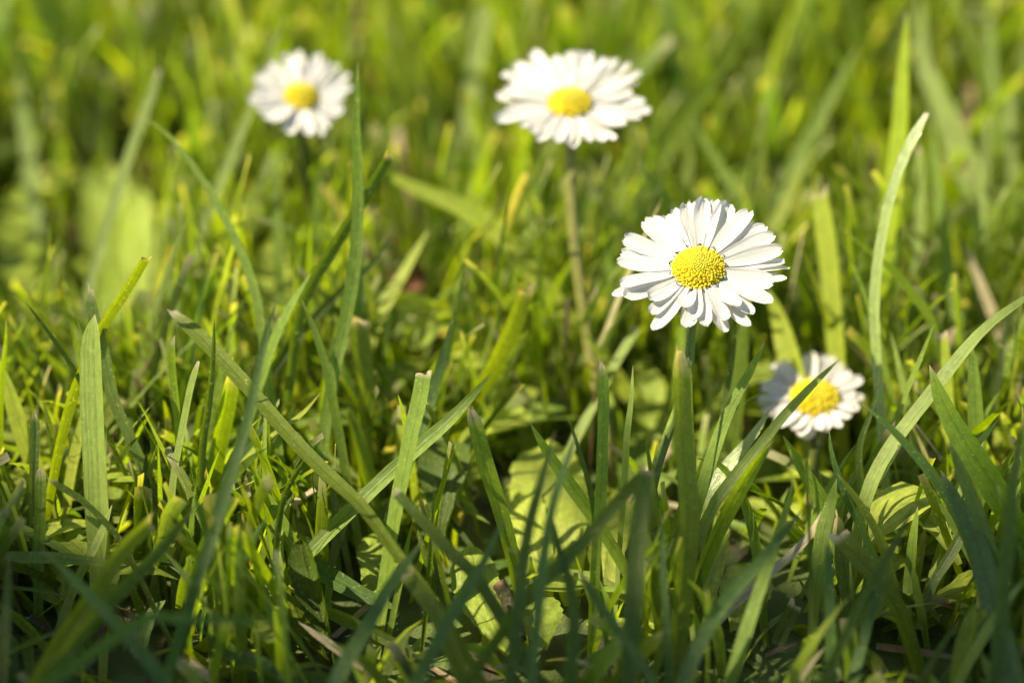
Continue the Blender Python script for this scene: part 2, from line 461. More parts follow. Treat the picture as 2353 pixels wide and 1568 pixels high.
# each blade: look, course from tip to foot, depth of tip and foot, width, colour, tip, turn about its own length
BLADES = [
 # --- the sharp ones on the left
 ('broad pale upright blade with a blunt point, widest sharp one on the left', [(218,720),(216,800),(222,1000),(230,1200),(236,1420)], 0,-1, 54,'pale','p', -36, 'fold', 0.16),
 ('dark narrow cut blade leaning right behind the broad pale blade', [(336,588),(290,665),(236,748),(190,850),(160,930),(130,1050),(104,1190)], 3,6, 23,'olive','c', 28),
 ('dark tipped blade curving out to the right from behind the broad pale blade', [(207,660),(214,720),(236,800),(252,880),(266,930),(302,1010),(338,1095),(374,1215)], 4,5, 27,'grey','d', -18),
 ('thin dark blade leaning left toward the left edge with a fine tip', [(52,685),(110,762),(170,850),(205,925),(250,1010)], 1,6, 13,'dark','p', 30),
 ('short thin tip showing just left of the broad pale blade', [(178,735),(196,795),(212,870),(222,960)], 4,7, 15,'pale','p', 10),
 ('yellow green blade slanting in from the left edge below the thin dark one', [(-8,815),(20,890),(50,985),(90,1095),(122,1210)], 12,11, 38,'yellow','p', 0),
 ('tiny green tip near the left edge level with the broad blade tip', [(14,734),(12,790),(4,850),(0,930)], 8,9, 16,'lime','p', 20),
 ('short blade with a split brown tip at far left', [(79,948),(80,1010),(76,1130),(80,1260)], 2,2, 21,'grey','d', 20),
 ('stubby jointed blade with a brown notched tip beside the narrow cut blade', [(92,1076),(93,1140),(89,1240),(88,1340)], 0,-1, 26,'mid','d', 5),
 ('thin bent blade with a pale dry tip crossing the broad blade foot', [(112,1102),(180,1143),(230,1188),(275,1240),(312,1310)], -3,-4, 15,'dark','d', 20),
 ('yellow backlit blade standing behind the narrow dark cut blade', [(206,905),(178,1020),(160,1120),(146,1260)], 11,10, 25,'yellow','p', 0),
 ('long wide cut blade slanting down right across the left half, ragged dry tip', [(390,712),(440,757),(520,838),(600,928),(680,1020),(760,1100),(830,1165),(900,1262),(1000,1392)], 8,-16, 31,'olive','d', 30),
 ('slim upright blade with a white dried tip under the long slanting cut blade', [(398,778),(395,830),(404,920),(411,1000),(414,1090)], 4,5, 17,'lime','d', -25),
 ('pale speckled dry stalk with a pinkish tip, left of centre', [(457,828),(440,885),(424,965),(404,1070),(395,1150),(398,1260)], 1,1, 17,'pale','d', 0),
 ('very thin dark upright blade crossing the long slanting cut blade', [(493,718),(488,830),(478,930),(467,1000),(460,1090)], -3,-2, 17,'dark','p', 35),
 ('wide blade with a white frayed top just right of the thin dark upright', [(536,842),(525,905),(510,980),(488,1090)], 8,9, 35,'lime','d', 24),
 ('soft grey green blurred blade leaning right in front of the left sharp grass', [(641,672),(610,770),(588,868),(562,985),(522,1110),(488,1230),(450,1340)], -14,-22, 40,'grey','p', 15),
 # --- behind, left
 ('very long pale blurred blade leaning right behind the left rear daisy', [(655,28),(600,190),(558,290),(490,460),(440,600),(388,770)], 46,38, 31,'pale','p', 0),
 ('arching blurred blade bending left above the pale long blade', [(322,266),(385,308),(450,390),(512,492),(558,590),(588,680),(602,770)], 24,14, 21,'mid','p', 10),
 ('blurred blade with a round tan tip at upper left', [(365,160),(340,235),(300,345),(258,480),(212,630),(178,800),(165,900)], 50,30, 29,'pale','d', 0),
 ('tall twisted upright blade overlapping the right edge of the left rear daisy', [(821,138),(818,300),(822,420),(820,530),(810,640),(788,760),(764,870),(744,1000),(736,1075)], 14,10, 30,'mid','p', 8),
 ('dark cut blade leaning right across the tall twisted upright blade', [(894,357),(850,432),(802,510),(750,592),(706,668),(682,740),(670,830),(662,900)], 13,15, 24,'dark','c', 30),
 ('thin blade with a tan tip beside the tall twisted upright blade', [(806,368),(800,470),(786,600),(780,690)], 26,24, 12,'olive','d', 20),
 ('grey green blade fanning right just behind the soft grey blurred blade', [(714,628),(670,700),(640,760),(606,850),(590,930)], 12,12, 28,'mid','p', 0),
 ('slim blade leaning left below the foot of the dark cut crossing blade', [(692,686),(720,755),(748,840),(766,930)], 10,10, 22,'mid','p', 10),
 ('dark blurred blade leaning right behind the dark cut crossing blade', [(906,520),(862,600),(790,660),(720,730),(660,800)], 26,20, 22,'dark','p', 20),
 # --- centre
 ('wide olive blade with a whitish cut top leaning right, left of the rear centre stem', [(1206,664),(1180,742),(1140,825),(1082,925),(1030,1015),(985,1105)], 18,20, 38,'olive','c', 26),
 ('blue green pointed blade behind the short cut blade at centre', [(1041,728),(1022,800),(1000,880),(982,940),(952,1020)], 10,9, 28,'teal','p', 0),
 ('upright blade with a clean cut top at centre, crossed by a folded slanting blade', [(976,853),(965,920),(946,1000),(930,1080),(914,1160),(896,1270)], -2,-4, 36,'mid','c', 0),
 ('folded blade slanting up right with a pale tip, shaded in one dark band', [(1130,855),(1086,908),(1030,968),(960,1030),(880,1102),(802,1178),(728,1252)], 3,0, 36,'mid','p', -14, 'fold'),
 ('lime cut blade leaning left at centre with a torn pale top', [(1078,935),(1096,1000),(1114,1070),(1140,1150),(1165,1240),(1184,1330),(1192,1400)], 2,-3, 33,'lime','d', 26),
 ('backlit yellow green blade low between the twisted upright and the centre cut blade', [(800,935),(815,985),(834,1060),(846,1130)], 16,14, 40,'lime','p', 22),
 ('wide blade with a white dot of a cut tip right of the twisted upright', [(822,735),(826,800),(838,880),(836,970)], 20,18, 40,'olive','c', 20),
 ('thin bright blade lying up right under the twisted upright blade', [(736,903),(690,955),(625,1000),(562,1062)], 6,6, 18,'yellow','p', 0),
 ('thin dark pointed blade standing above the serrated leaf', [(742,1004),(692,1068),(656,1130),(640,1200),(632,1290)], -3,-3, 15,'dark','p', 20),
 ('clean pointed blade leaning left over the pale low leaf at centre', [(1218,972),(1260,1040),(1310,1110),(1370,1192),(1424,1280)], 2,-1, 31,'mid','p', 0),
 ('dark upright blade with a pinkish cut tip right of the pale low leaf', [(1382,833),(1386,930),(1383,1040),(1380,1130),(1370,1250),(1364,1360)], -4,-6, 26,'mid','d', 18),
 ('thin pale pointed blade standing alone left of the front daisy stem', [(1454,838),(1450,920),(1440,1010),(1436,1100),(1430,1180)], 1,1, 15,'pale','p', 0),
 ('thin dark blade leaning left behind the two blurred centre blades', [(1304,955),(1338,1060),(1360,1150),(1372,1260)], -2,-4, 14,'dark','p', 30),
 ('blurred dark blade at centre bottom, left one of a crossing pair', [(1276,985),(1244,1100),(1216,1200),(1200,1300),(1186,1420)], -20,-28, 42,'mid','p', 20),
 ('blurred grey blade at centre bottom, right one of a crossing pair', [(1332,972),(1302,1060),(1272,1150),(1252,1260),(1240,1370)], -22,-28, 38,'grey','p', 0),
 ('blurred dark blade slanting down left from the pale thin pointed blade foot', [(1486,1082),(1420,1150),(1350,1232),(1270,1312),(1196,1390)], -16,-26, 46,'dark','c', 18),
 ('very wide dark blurred blade with blunt top left of the olive cut blade', [(1484,1076),(1472,1150),(1462,1250),(1452,1410)], -18,-24, 60,'mid','c', 20),
 ('thick olive blade with a dry cut tip standing in front of the front daisy stem', [(1560,800),(1562,900),(1566,1000),(1574,1100),(1580,1200),(1572,1300),(1560,1420),(1554,1510)], -9,-14, 44,'olive','d', 30),
 ('small blade with a rolled tan tip tucked against the front daisy stem', [(1580,822),(1582,870),(1584,960),(1590,1060)], -3,-4, 16,'olive','d', 10),
 # --- right
 ('dark pointed blade leaning right beside the thick olive blade', [(1757,783),(1720,860),(1682,930),(1650,1010),(1622,1100),(1602,1170),(1590,1262)], 0,-3, 28,'mid','p', 0),
 ('wiry thin blade crossing behind the dark pointed blade right of the thick olive one', [(1772,897),(1740,907),(1700,930),(1664,965),(1644,1000)], 2,8, 9,'olive','p', 0),
 ('long pale blade crossing in front of the low right daisy', [(1934,820),(1880,870),(1820,932),(1762,1000),(1718,1056),(1672,1112),(1624,1190),(1596,1280)], 2,-4, 26,'pale','p', 6),
 ('narrow blade arching over to the right and down, banded by shade', [(1592,1050),(1650,1064),(1692,1112),(1722,1182),(1738,1260),(1748,1350)], 2,-2, 23,'mid','p', 0),
 ('glossy blade catching a white highlight between the long pale blade and the dark pointed one', [(1772,935),(1730,1000),(1680,1060),(1638,1110),(1606,1162)], 7,6, 30,'pale','p', -22, 'shiny'),
 ('lime blade leaning right below the long pale blade', [(1775,1012),(1722,1085),(1682,1152),(1642,1232),(1610,1310)], -1,-4, 36,'lime','p', 26),
 ('tall glossy arching blade with a tan tip, right of the low right daisy', [(2130,258),(2086,340),(2052,430),(2030,520),(2016,610),(2009,700),(2012,800),(2020,900),(2026,980)], 16,12, 25,'pale','d', -18, 'shiny'),
 ('tallest saturated green upright blade at upper right', [(2084,24),(2075,150),(2069,280),(2058,400),(2044,510),(2030,630)], 36,34, 42,'glow','p', -30),
 ('blurred upright blade with a square tan cut tip right of the front daisy', [(1884,438),(1895,520),(1906,600),(1916,720),(1926,840)], 33,30, 40,'yellow','c', 0),
 ('arching thin lime blade leaning left across the tall glossy arching blade', [(1938,528),(1992,572),(2042,612),(2090,668),(2130,722),(2152,790)], 20,20, 22,'lime','p', 10),
 ('long folded blade running from the right edge down to the lower left', [(2420,640),(2352,690),(2270,752),(2200,832),(2140,910),(2080,986),(2030,1060),(2000,1125),(1980,1200),(1962,1300)], 3,-1, 32,'pale','p', 0, 'fold'),
 ('broad fresh green blade with a sharp tip leaning left at the right edge', [(2134,836),(2170,930),(2222,1022),(2282,1112),(2330,1190),(2384,1270)], -1,-6, 58,'mid','p', 0),
 ('slender blade with a fine tip leaning right above the broad fresh blade', [(2145,745),(2112,830),(2082,900),(2060,962),(2030,1020)], 9,9, 15,'mid','p', 0),
 ('blue green blade leaning left across the long folded blade', [(1974,922),(2040,978),(2092,1032),(2142,1092),(2182,1152),(2214,1220),(2240,1290)], -3,-6, 25,'teal','p', 8),
 ('dark bent thin blade right of the low right daisy', [(2020,866),(2002,940),(1977,1010),(1972,1060),(1980,1140)], 1,1, 17,'dark','p', 20),
 ('small blade with a curled brown tip below the low right daisy', [(1904,984),(1910,1040),(1928,1100),(1948,1152),(1986,1230)], 0,-2, 18,'teal','p', 5),
 ('bright blade leaning left below the low right daisy', [(1798,1000),(1842,1070),(1880,1132),(1910,1182),(1924,1250)], 4,2, 32,'mid','p', 0),
 ('dark speckled blade with a torn tan top beside the long folded blade', [(2058,975),(2042,1022),(2002,1090),(1966,1152),(1948,1260)], 5,4, 48,'dark','d', 26),
 ('short bright pointed blade behind the broad fresh blade', [(2292,964),(2256,1010),(2228,1056),(2210,1110)], 4,3, 24,'pale','p', 0),
 ('square topped blade standing behind the long folded blade at right', [(2165,768),(2174,850),(2178,930),(2184,1030)], 18,16, 35,'yellow','c', 0),
 ('upright lit blade crossed by a dark shadow near the right edge', [(2232,790),(2236,860),(2240,950),(2246,1050)], 9,8, 40,'mid','p', 10),
 ('large blurred blade with a sharp tip leaning left at bottom right', [(2160,1078),(2198,1154),(2240,1236),(2290,1420),(2330,1580)], -6,-26, 56,'teal','p', 0),
 ('softly blurred pointed blade left of the large blurred one at bottom right', [(2178,1008),(2212,1090),(2244,1172),(2280,1280),(2310,1400)], -9,-16, 38,'grey','p', 0),
 ('wide blurred upright blade at the bottom right edge', [(2352,960),(2330,1080),(2312,1262),(2302,1380)], -20,-24, 48,'mid','p', 15),
 ('slim pointed blade standing upright low at right between folded blades', [(2108,1163),(2098,1245),(2088,1350),(2078,1460)], 0,-2, 25,'mid','p', 0),
 ('short thin pointed blade leaning left low at right', [(2096,1296),(2106,1350),(2118,1410)], -4,-5, 19,'mid','p', 0),
 ('folded narrow blade with two dark shadow bars low at right', [(2260,1148),(2214,1220),(2182,1278),(2140,1350),(2122,1440)], -1,-4, 25,'grey','p', -8, 'fold'),
 ('upright lit blade with lengthwise veins below the low right daisy', [(1922,1098),(1908,1160),(1890,1236),(1874,1368),(1866,1510)], -2,-7, 33,'mid','p', 0),
 ('blurred upright blade in front of the veined lit one', [(1900,1238),(1904,1330),(1908,1480)], -17,-19, 38,'grey','p', 0),
 ('ridged dark blade leaning left with a small curled tip low at right', [(1922,1086),(1974,1156),(2024,1245),(2058,1368),(2068,1420)], -2,-6, 22,'olive','p', 15),
 ('olive cut blade leaning left with a pinkish square top low at right', [(1924,1228),(1966,1276),(2012,1328),(2062,1404),(2086,1470)], -8,-10, 44,'olive','c', 24),
 ('grey blade with a straw coloured tip beside the veined lit blade', [(1918,1184),(1936,1282),(1946,1350),(1962,1430)], -1,-4, 33,'grey','d', 0),
 ('hair thin upright blurred blade left of the veined lit blade', [(1864,990),(1852,1040),(1858,1192),(1866,1440)], -13,-15, 12,'mid','p', 0),
 ('wide blurred grey green blade slanting from right down to bottom centre', [(1846,1168),(1750,1284),(1672,1372),(1612,1466),(1570,1570)], -16,-26, 52,'grey','p', 0),
 ('blurred pointed blade leaning right above the wide slanting grey one', [(1822,1104),(1809,1164),(1766,1298),(1712,1460)], -12,-18, 30,'mid','p', 0),
 ('pale ridged bent stem lying low across the wide slanting grey blade', [(1898,1172),(1848,1245),(1772,1315),(1692,1386)], -1,-4, 18,'straw','c', 0),
 ('dark blurred blade slanting down left at bottom right', [(2106,1148),(2046,1262),(1986,1368),(1916,1512)], -18,-26, 37,'dark','p', 25),
 ('blurred grey blade with a sharp tip right of the veined lit blade', [(2034,1318),(2002,1404),(1972,1510)], -14,-18, 37,'teal','p', 0),
 ('dark stub with a slanting cut top near the bottom right', [(1826,1388),(1806,1428),(1784,1480)], -6,-7, 36,'dark','c', 15),
 # --- bottom left
 ('long blade lying flat from the left edge over the broad blade foot', [(292,1298),(190,1288),(100,1282),(0,1285),(-70,1292)], -4,-5, 32,'mid','p', 0),
 ('lit blade drooping right from the left edge above the flat lying one', [(212,1318),(140,1260),(70,1225),(0,1197),(-50,1180)], -1,1, 24,'mid','p', 0),
 ('pale slim blade leaning right across the foot of the broad pale blade', [(258,1158),(226,1242),(176,1340),(138,1445)], -2,-5, 23,'pale','p', 0),
 ('thick dark blurred blade with a cut top slanting left at bottom left', [(350,1196),(282,1262),(226,1350),(148,1460)], -17,-24, 56,'olive','c', 30),
 ('second thick dark blurred blade, lower and right of the cut one at bottom left', [(458,1150),(352,1280),(246,1386),(158,1492),(86,1570)], -18,-30, 58,'mid','p', 20),
 ('dark blurred blade slanting right across the two thick ones at bottom left', [(96,1260),(214,1376),(318,1492),(372,1560)], -24,-30, 48,'grey','p', 0),
 ('dark blurred upright blade at the bottom left edge', [(20,1270),(16,1370),(8,1480)], -22,-26, 42,'mid','p', 0),
 ('blurred teal blade lying level across the bottom left', [(650,1432),(560,1424),(470,1424),(380,1420),(300,1440)], -33,-36, 42,'teal','p', 0),
 ('glossy arched blade behind the frayed straw tip', [(380,1378),(352,1404),(336,1442),(318,1512)], -3,-6, 30,'mid','p', -20, 'shiny'),
 ('thin blade lying nearly level at the bottom left', [(160,1376),(112,1360),(24,1350),(-30,1352)], -4,-4, 12,'mid','p', 0),
 ('narrow blade slanting down right at the bottom left corner', [(-10,1378),(62,1438),(112,1496)], -6,-7, 22,'mid','p', 0),
 # --- bottom centre
 ('flat lying blade with a round tip right of the serrated leaf', [(914,1400),(880,1384),(818,1358),(742,1314),(700,1290)], -2,2, 44,'teal','p', -10),
 ('low slanting blade with a shadow band below the serrated leaf', [(708,1386),(786,1417),(850,1446),(948,1498)], -3,-7, 32,'grey','p', 0),
 ('teal blurred blade leaning right at bottom centre, right of the serrated leaf', [(972,1240),(898,1342),(844,1438),(784,1540)], -16,-26, 52,'teal','p', 0),
 ('teal blurred blade leaning right, further right at bottom centre', [(1160,1186),(1100,1311),(1031,1422),(972,1540)], -24,-32, 50,'teal','p', 0),
 ('dark blurred blade slanting right above the crossing teal blades', [(908,1130),(974,1201),(1038,1272),(1088,1320),(1140,1400)], -13,-18, 44,'dark','c', 25),
 ('wide olive blurred blade with a cut top between the crossing teal blades', [(930,1316),(968,1364),(1006,1422),(1042,1510)], -17,-22, 56,'olive','c', 30),
 ('thin upright blade with a yellow tip left of the wide olive blurred one', [(948,1200),(936,1250),(924,1310),(905,1400)], -3,-5, 15,'lime','p', 0),
 ('blurred teal blade with a pinkish tip leaning left at bottom centre', [(1335,1318),(1374,1383),(1432,1462),(1484,1540)], -23,-28, 34,'teal','d', 0),
 ('dark olive blurred blade, upright and bent at bottom centre', [(1264,1165),(1278,1242),(1304,1328),(1318,1420),(1310,1530)], -20,-27, 44,'dark','p', 30),
 ('narrow grey blurred upright blade just left of the thick olive blade', [(1520,1175),(1523,1295),(1530,1420),(1534,1530)], -16,-21, 27,'grey','p', 0),
 ('dark narrow stalk leaning right at the bottom, right of the thick olive blade', [(1764,1360),(1732,1416),(1690,1550)], -6,-9, 22,'dark','p', 20),
 # --- soft background
 ('long blurred lime blade leaning right at upper right of the rear centre daisy', [(1748,8),(1646,170),(1562,292),(1488,420),(1420,520)], 74,60, 44,'lime','p', 10),
 ('blurred blade leaning left behind the long lime one above the front daisy', [(1590,270),(1640,360),(1690,440),(1720,520)], 58,52, 36,'mid','p', 0),
 ('short blurred vertical blade above the left of the front daisy', [(1580,290),(1582,370),(1576,460)], 62,58, 32,'olive','p', 0),
 ('pale blurred wide blade at the top between the rear daisies', [(1114,28),(1098,110),(1084,190),(1076,260)], 92,86, 46,'pale','c', 0),
 ('wide blurred lime blade lying aslant below the rear centre daisy', [(846,372),(940,425),(1050,470),(1130,520),(1186,580)], 46,40, 58,'yellow','p', -10),
 ('blurred pale blade leaning right left of the rear centre stem', [(984,528),(930,625),(886,700),(850,780)], 36,32, 34,'yellow','p', 0),
 ('cream dry blurred straw at right, leaning left', [(2212,552),(2256,660),(2300,770),(2330,850)], 40,36, 32,'straw','p', 0),
 ('blurred slim blade with a tan tip right of the tall glossy arching blade', [(2109,338),(2114,430),(2106,600),(2086,780)], 42,36, 30,'pale','d', 0),
 ('blurred green blade running down beside the tan tipped slim one', [(2138,270),(2156,450),(2186,660),(2214,860)], 44,34, 38,'mid','p', 0),
 ('grey green blurred blade at the upper left edge', [(40,150),(58,300),(78,460),(90,600)], 88,72, 44,'mid','p', 0),
 ('saturated green blurred blade above the big bright leaf', [(236,170),(238,260),(230,380)], 92,84, 40,'lime','c', 24),
 ('saturated green blurred upright blade below the left rear daisy', [(738,322),(726,440),(712,590)], 46,42, 34,'lime','p', 24),
 ('soft green blurred upright blade left of the saturated one below the left rear daisy', [(642,342),(634,450),(640,570)], 48,44, 30,'mid','p', 0),
 ('pale blurred stub between the rear centre stem and the front daisy', [(1462,755),(1436,800),(1404,856)], 26,24, 22,'pale','c', 0),
 ('blurred lime blade right of the front daisy leaning left into the low daisy', [(1762,660),(1790,730),(1820,840)], 32,28, 50,'yellow','p', 0),
 ('blurred lime blade slanting right above the front daisy', [(1850,362),(1806,460),(1766,545)], 52,48, 46,'yellow','p', 0),
 ('long blurred green blade slanting right behind the square tan cut tip', [(1972,105),(1930,180),(1878,282),(1818,390)], 66,58, 44,'mid','p', 0),
 ('pale blurred blade at the top right of the tallest green blade', [(2110,-20),(2116,60),(2122,150),(2150,230)], 84,76, 42,'pale','p', 0),
 ('pale olive blurred blade leaning left at upper right', [(2140,140),(2170,220),(2206,300),(2238,380)], 68,62, 38,'pale','p', 0),
 ('blurred blade with a tan tip near the top right corner', [(2270,40),(2274,120),(2286,240)], 82,76, 28,'mid','d', 0),
 ('blurred yellow green upright blade at the right edge', [(2246,350),(2250,450),(2252,590)], 48,44, 40,'pale','p', 0),
]
BLADES.append(('dark blurred blade standing close to the left petals of the low right daisy', [(1716,690),(1710,780),(1700,880),(1688,980)], 24,23, 36,'dark','p', -66))  # added and turned broadside to the sun to shade the left petals
BLADES += [
 ('thin dark blade standing just right of the front daisy stem', [(1694,732),(1682,830),(1664,930),(1654,1010)], 9,8, 15,'dark','p', 0),
 ('blurred blade with a bright round tip at the right edge, upper one of two', [(2320,226),(2322,300),(2326,420)], 72,66, 24,'pale','d', 0),
 ('blurred blade with a bright round tip at the right edge, lower one of two', [(2266,274),(2264,350),(2260,460)], 64,60, 22,'pale','d', 0),
]
BL_PRE = len(BLADES)
for row in BLADES:
    label, pts, d0, d1, w, col, tip, tw = row[:8]
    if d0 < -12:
        w *= 0.68; tw = min(tw, 20); col = {'mid': 'dark', 'grey': 'teal'}.get(col, col)  # front blades take a darker colour: their shade is put into the tint
    elif d0 > 38 and col != 'glow':
        w *= 0.8
    elif tw >= 20 and col in ('lime', 'olive'): tw = 46      # turned from the sun: its light comes through
    elif tw == 0 and col in ('pale', 'mid', 'yellow', 'grey', 'straw'): tw = -42      # turned to the sun
    extra = row[8] if len(row) > 8 else ''
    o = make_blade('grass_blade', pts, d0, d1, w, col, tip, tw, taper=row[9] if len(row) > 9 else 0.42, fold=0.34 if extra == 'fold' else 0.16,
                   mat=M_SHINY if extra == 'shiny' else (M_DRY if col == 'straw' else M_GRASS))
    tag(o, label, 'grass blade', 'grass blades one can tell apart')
# ------------------------------------------------------------------ broad leaves and litter
def broad_leaf(name, pts, d0, d1, w, col, label, cat='leaf', group='broad leaves low in the lawn', tw=0.0, curl=0.25, teeth=0.10, nteeth=9, mat=None, root=True, seed=1, fold_left=0.0):
    """spoon-shaped leaf with a wavy toothed rim, tip first"""
    r = np.random.default_rng(seed)
    if name == 'daisy_leaf':      # a rosette leaf: lies back on the soil, face to the sky
        d0, d1 = 0.62 * (ground_dz(pts[0][1]) - 3) + 0.38 * d0, 0.62 * (ground_dz(pts[-1][1]) - 2) + 0.38 * d1
    P3 = blade_points(pts, d0, d1)
    if root: P3 = to_ground(P3, None)
    ts = np.linspace(0, 1, 30)
    Q = spline(P3, ts)
    T = unit(np.gradient(Q, axis=0))
    view = unit(np.array(C0) - Q)
    side = unit(np.cross(T, view))
    nor = unit(np.cross(side, T))
    a = math.radians(tw)
    s2 = side * math.cos(a) + nor * math.sin(a)
    n2 = unit(np.cross(s2, T))
    wm = mm_of(w, (d0 + d1) / 2)
    prof = np.where(ts < 0.35, np.sqrt(np.clip(1 - ((0.35 - ts) / 0.35) ** 2.3, 0.0, 1)), 1 - 0.82 * np.clip((ts - 0.35) / 0.65, 0, 1) ** 1.2)
    us = np.linspace(-1, 1, 11)
    saw = np.array([0.5 + 0.5 * math.sin(t * nteeth * 2 * math.pi + r.uniform(-0.5, 0.5)) for t in ts])
    V = np.zeros((30, 11, 3)); tint = np.zeros((30, 11, 3)); uvw = np.zeros((30, 11, 3))
    ph = r.uniform(0, 6, 3)
    for j, u in enumerate(us):
        ww = prof * (1 - teeth * saw * abs(u) ** 4)
        wav = 0.10 * np.sin(ts * 9 + ph[0] + u * 2) * abs(u) + 0.05 * np.sin(ts * 23 + ph[1] + 3 * u)
        lift = curl * u * u + wav
        if fold_left and u < -0.2:
            lift = lift + fold_left * (-u - 0.2)
            ww = ww * (1 - 0.55 * min(1, fold_left) * (-u - 0.2))
        V[:, j] = Q + s2 * (u * wm / 2 * ww)[:, None] + n2 * (lift * wm / 2)[:, None]
        c = np.array(COL[col])
        rib = max(0.0, 1 - abs(u) * 5)
        tint[:, j] = c * (1 + 0.25 * rib) * (1 + 0.12 * np.sin(ts * 14 + 4 * abs(u) + ph[2]))[:, None]
        uvw[:, j, 0] = (u + 1) / 2
        uvw[:, j, 1] = ts * 3
        uvw[:, j, 2] = r.uniform() * 0 + ph[0] / 7
    idx = np.arange(330).reshape(30, 11)
    F = np.stack([idx[:-1, :-1], idx[1:, :-1], idx[1:, 1:], idx[:-1, 1:]], -1).reshape(-1, 4)
    root_pt = Q[-1]
    o = mesh_obj(name, V.reshape(-1, 3) - root_pt, F, mat or M_BROAD, None, tint.reshape(-1, 3), uvw.reshape(-1, 3))
    o.location = root_pt
    if w >= 60: HERO_PATHS.append((spline(P3[:len(pts)], np.linspace(0, 1, 24)), w * 0.75, (d0 + d1) / 2))
    tag(o, label, cat, group)
    return o


COL['limeleaf'] = (0.34, 0.42, 0.055)
COL['bright'] = (0.47, 0.54, 0.07)
COL['leafy'] = (0.30, 0.38, 0.035)
broad_leaf('broad_leaf', [(236,378),(244,470),(250,580),(258,700),(262,790)], 84, 56, 150, 'limeleaf', 'big blurred bright yellow green leaf standing at left, wider of a pair', seed=2, tw=10, root=True)
broad_leaf('broad_leaf', [(318,440),(308,530),(300,640),(292,740)], 76, 54, 110, 'limeleaf', 'blurred bright leaf with a reddish spot, right half of the big pair at left', seed=3, tw=-12)
broad_leaf('broad_leaf', [(30,440),(36,520),(44,610),(50,690)], 84, 62, 110, 'leafy', 'blurred lime leaf at the left edge beside the big bright leaf', seed=4)
broad_leaf('broad_leaf', [(620,560),(628,610),(634,680)], 60, 46, 80, 'bright', 'small blurred yellow leaf below the left rear daisy', seed=5)
broad_leaf('broad_leaf', [(905,690),(960,700),(1030,715)], 34, 36, 56, 'bright', 'low blurred yellow leaf lying level left of the rear centre stem', seed=6, root=False)
broad_leaf('broad_leaf', [(930,800),(960,770),(1010,740),(1060,730)], 32, 34, 60, 'leafy', 'low blurred leaf lying aslant left of the rear centre stem', seed=7, root=False)
broad_leaf('daisy_leaf', [(1262,1010),(1258,1080),(1266,1150),(1290,1240)], 12, 4, 190, 'bright', 'large pale crinkled daisy leaf lying behind the crossing blurred blades at centre', seed=8, curl=-0.1)
broad_leaf('daisy_leaf', [(1180,1100),(1200,1170),(1230,1250)], 10, 4, 110, 'bright', 'pale daisy leaf overlapping the left of the large crinkled one at centre', seed=9, curl=-0.1)
broad_leaf('daisy_leaf', [(1080,1250),(1090,1330),(1130,1430),(1170,1500)], 0, -8, 120, 'leafy', 'lit daisy leaf behind the brown topped stub at bottom centre', seed=10, curl=-0.1)
broad_leaf('daisy_leaf', [(1230,1380),(1240,1430),(1250,1490)], -2, -8, 120, 'leafy', 'veined daisy leaf low at bottom centre right of the brown topped stub', seed=11, curl=0.1)
broad_leaf('daisy_leaf', [(1716,1290),(1712,1360),(1690,1450)], 2, -4, 130, 'bright', 'bright daisy leaf low between the thick olive blade and the bottom right grass', seed=12, curl=-0.1)
broad_leaf('daisy_leaf', [(872,1220),(868,1290),(850,1370)], 6, 1, 110, 'leafy', 'lit daisy leaf behind the serrated leaf at bottom centre left', seed=13, curl=-0.1)
broad_leaf('daisy_leaf', [(1395,1130),(1400,1200),(1390,1290)], 10, 4, 120, 'bright', 'bright daisy leaf behind the dark upright blade with the pinkish tip', seed=14)
broad_leaf('daisy_leaf', [(1460,840),(1490,900),(1500,980)], 26, 24, 90, 'leafy', 'blurred leaf behind the thin pale pointed blade', seed=15)
broad_leaf('daisy_leaf', [(1690,960),(1660,1010),(1640,1080)], 16, 12, 80, 'leafy', 'blurred lime leaf left of the low right daisy', seed=16)
broad_leaf('daisy_leaf', [(1650,1180),(1640,1260),(1630,1340)], 6, 0, 70, 'bright', 'pale daisy leaf glimpsed right of the thick olive blade foot', seed=17)
broad_leaf('serrated_leaf', [(690,1236),(700,1290),(716,1350),(742,1440)], -3, -5, 92, 'dark', 'dark serrated leaf with one side folded over, standing at lower left centre', group='serrated leaves', seed=18, teeth=0.16, nteeth=11, fold_left=1.4, curl=0.2)
broad_leaf('serrated_leaf', [(636,1312),(640,1352),(660,1390),(690,1430)], -4, -5, 50, 'olive', 'small curled serrated leaf pressed against the larger folded one', group='serrated leaves', seed=19, teeth=0.18, nteeth=8, curl=0.6)
broad_leaf('dry_leaf', [(214,1508),(204,1520),(188,1534)], -7, -8, 20, 'red', 'small reddish dry leaf on the soil at bottom left', group='dry leaves', seed=20, mat=M_DRY, curl=0.6)
broad_leaf('dry_leaf', [(0,1230),(10,1262),(20,1300)], 4, 2, 30, 'red', 'reddish dry leaf at the left edge behind the drooping blade', group='dry leaves', seed=21, mat=M_DRY, curl=0.6)
broad_leaf('dry_leaf', [(975,615),(955,640),(930,668)], 48, 50, 60, 'red', 'blurred reddish dry leaf on the ground left of the rear centre stem', group='dry leaves', seed=22, mat=M_DRY, root=False)
broad_leaf('dry_leaf', [(2226,178),(2224,198),(2222,226)], 84, 84, 42, 'tan', 'round tan blurred dry leaf at upper right', group='dry leaves', seed=23, mat=M_DRY)
broad_leaf('dry_leaf', [(370,660),(368,700),(372,760)], 50, 52, 34, 'red', 'blurred brown dry leaf behind the ragged tip of the long slanting blade', group='dry leaves', seed=24, mat=M_DRY, root=False)

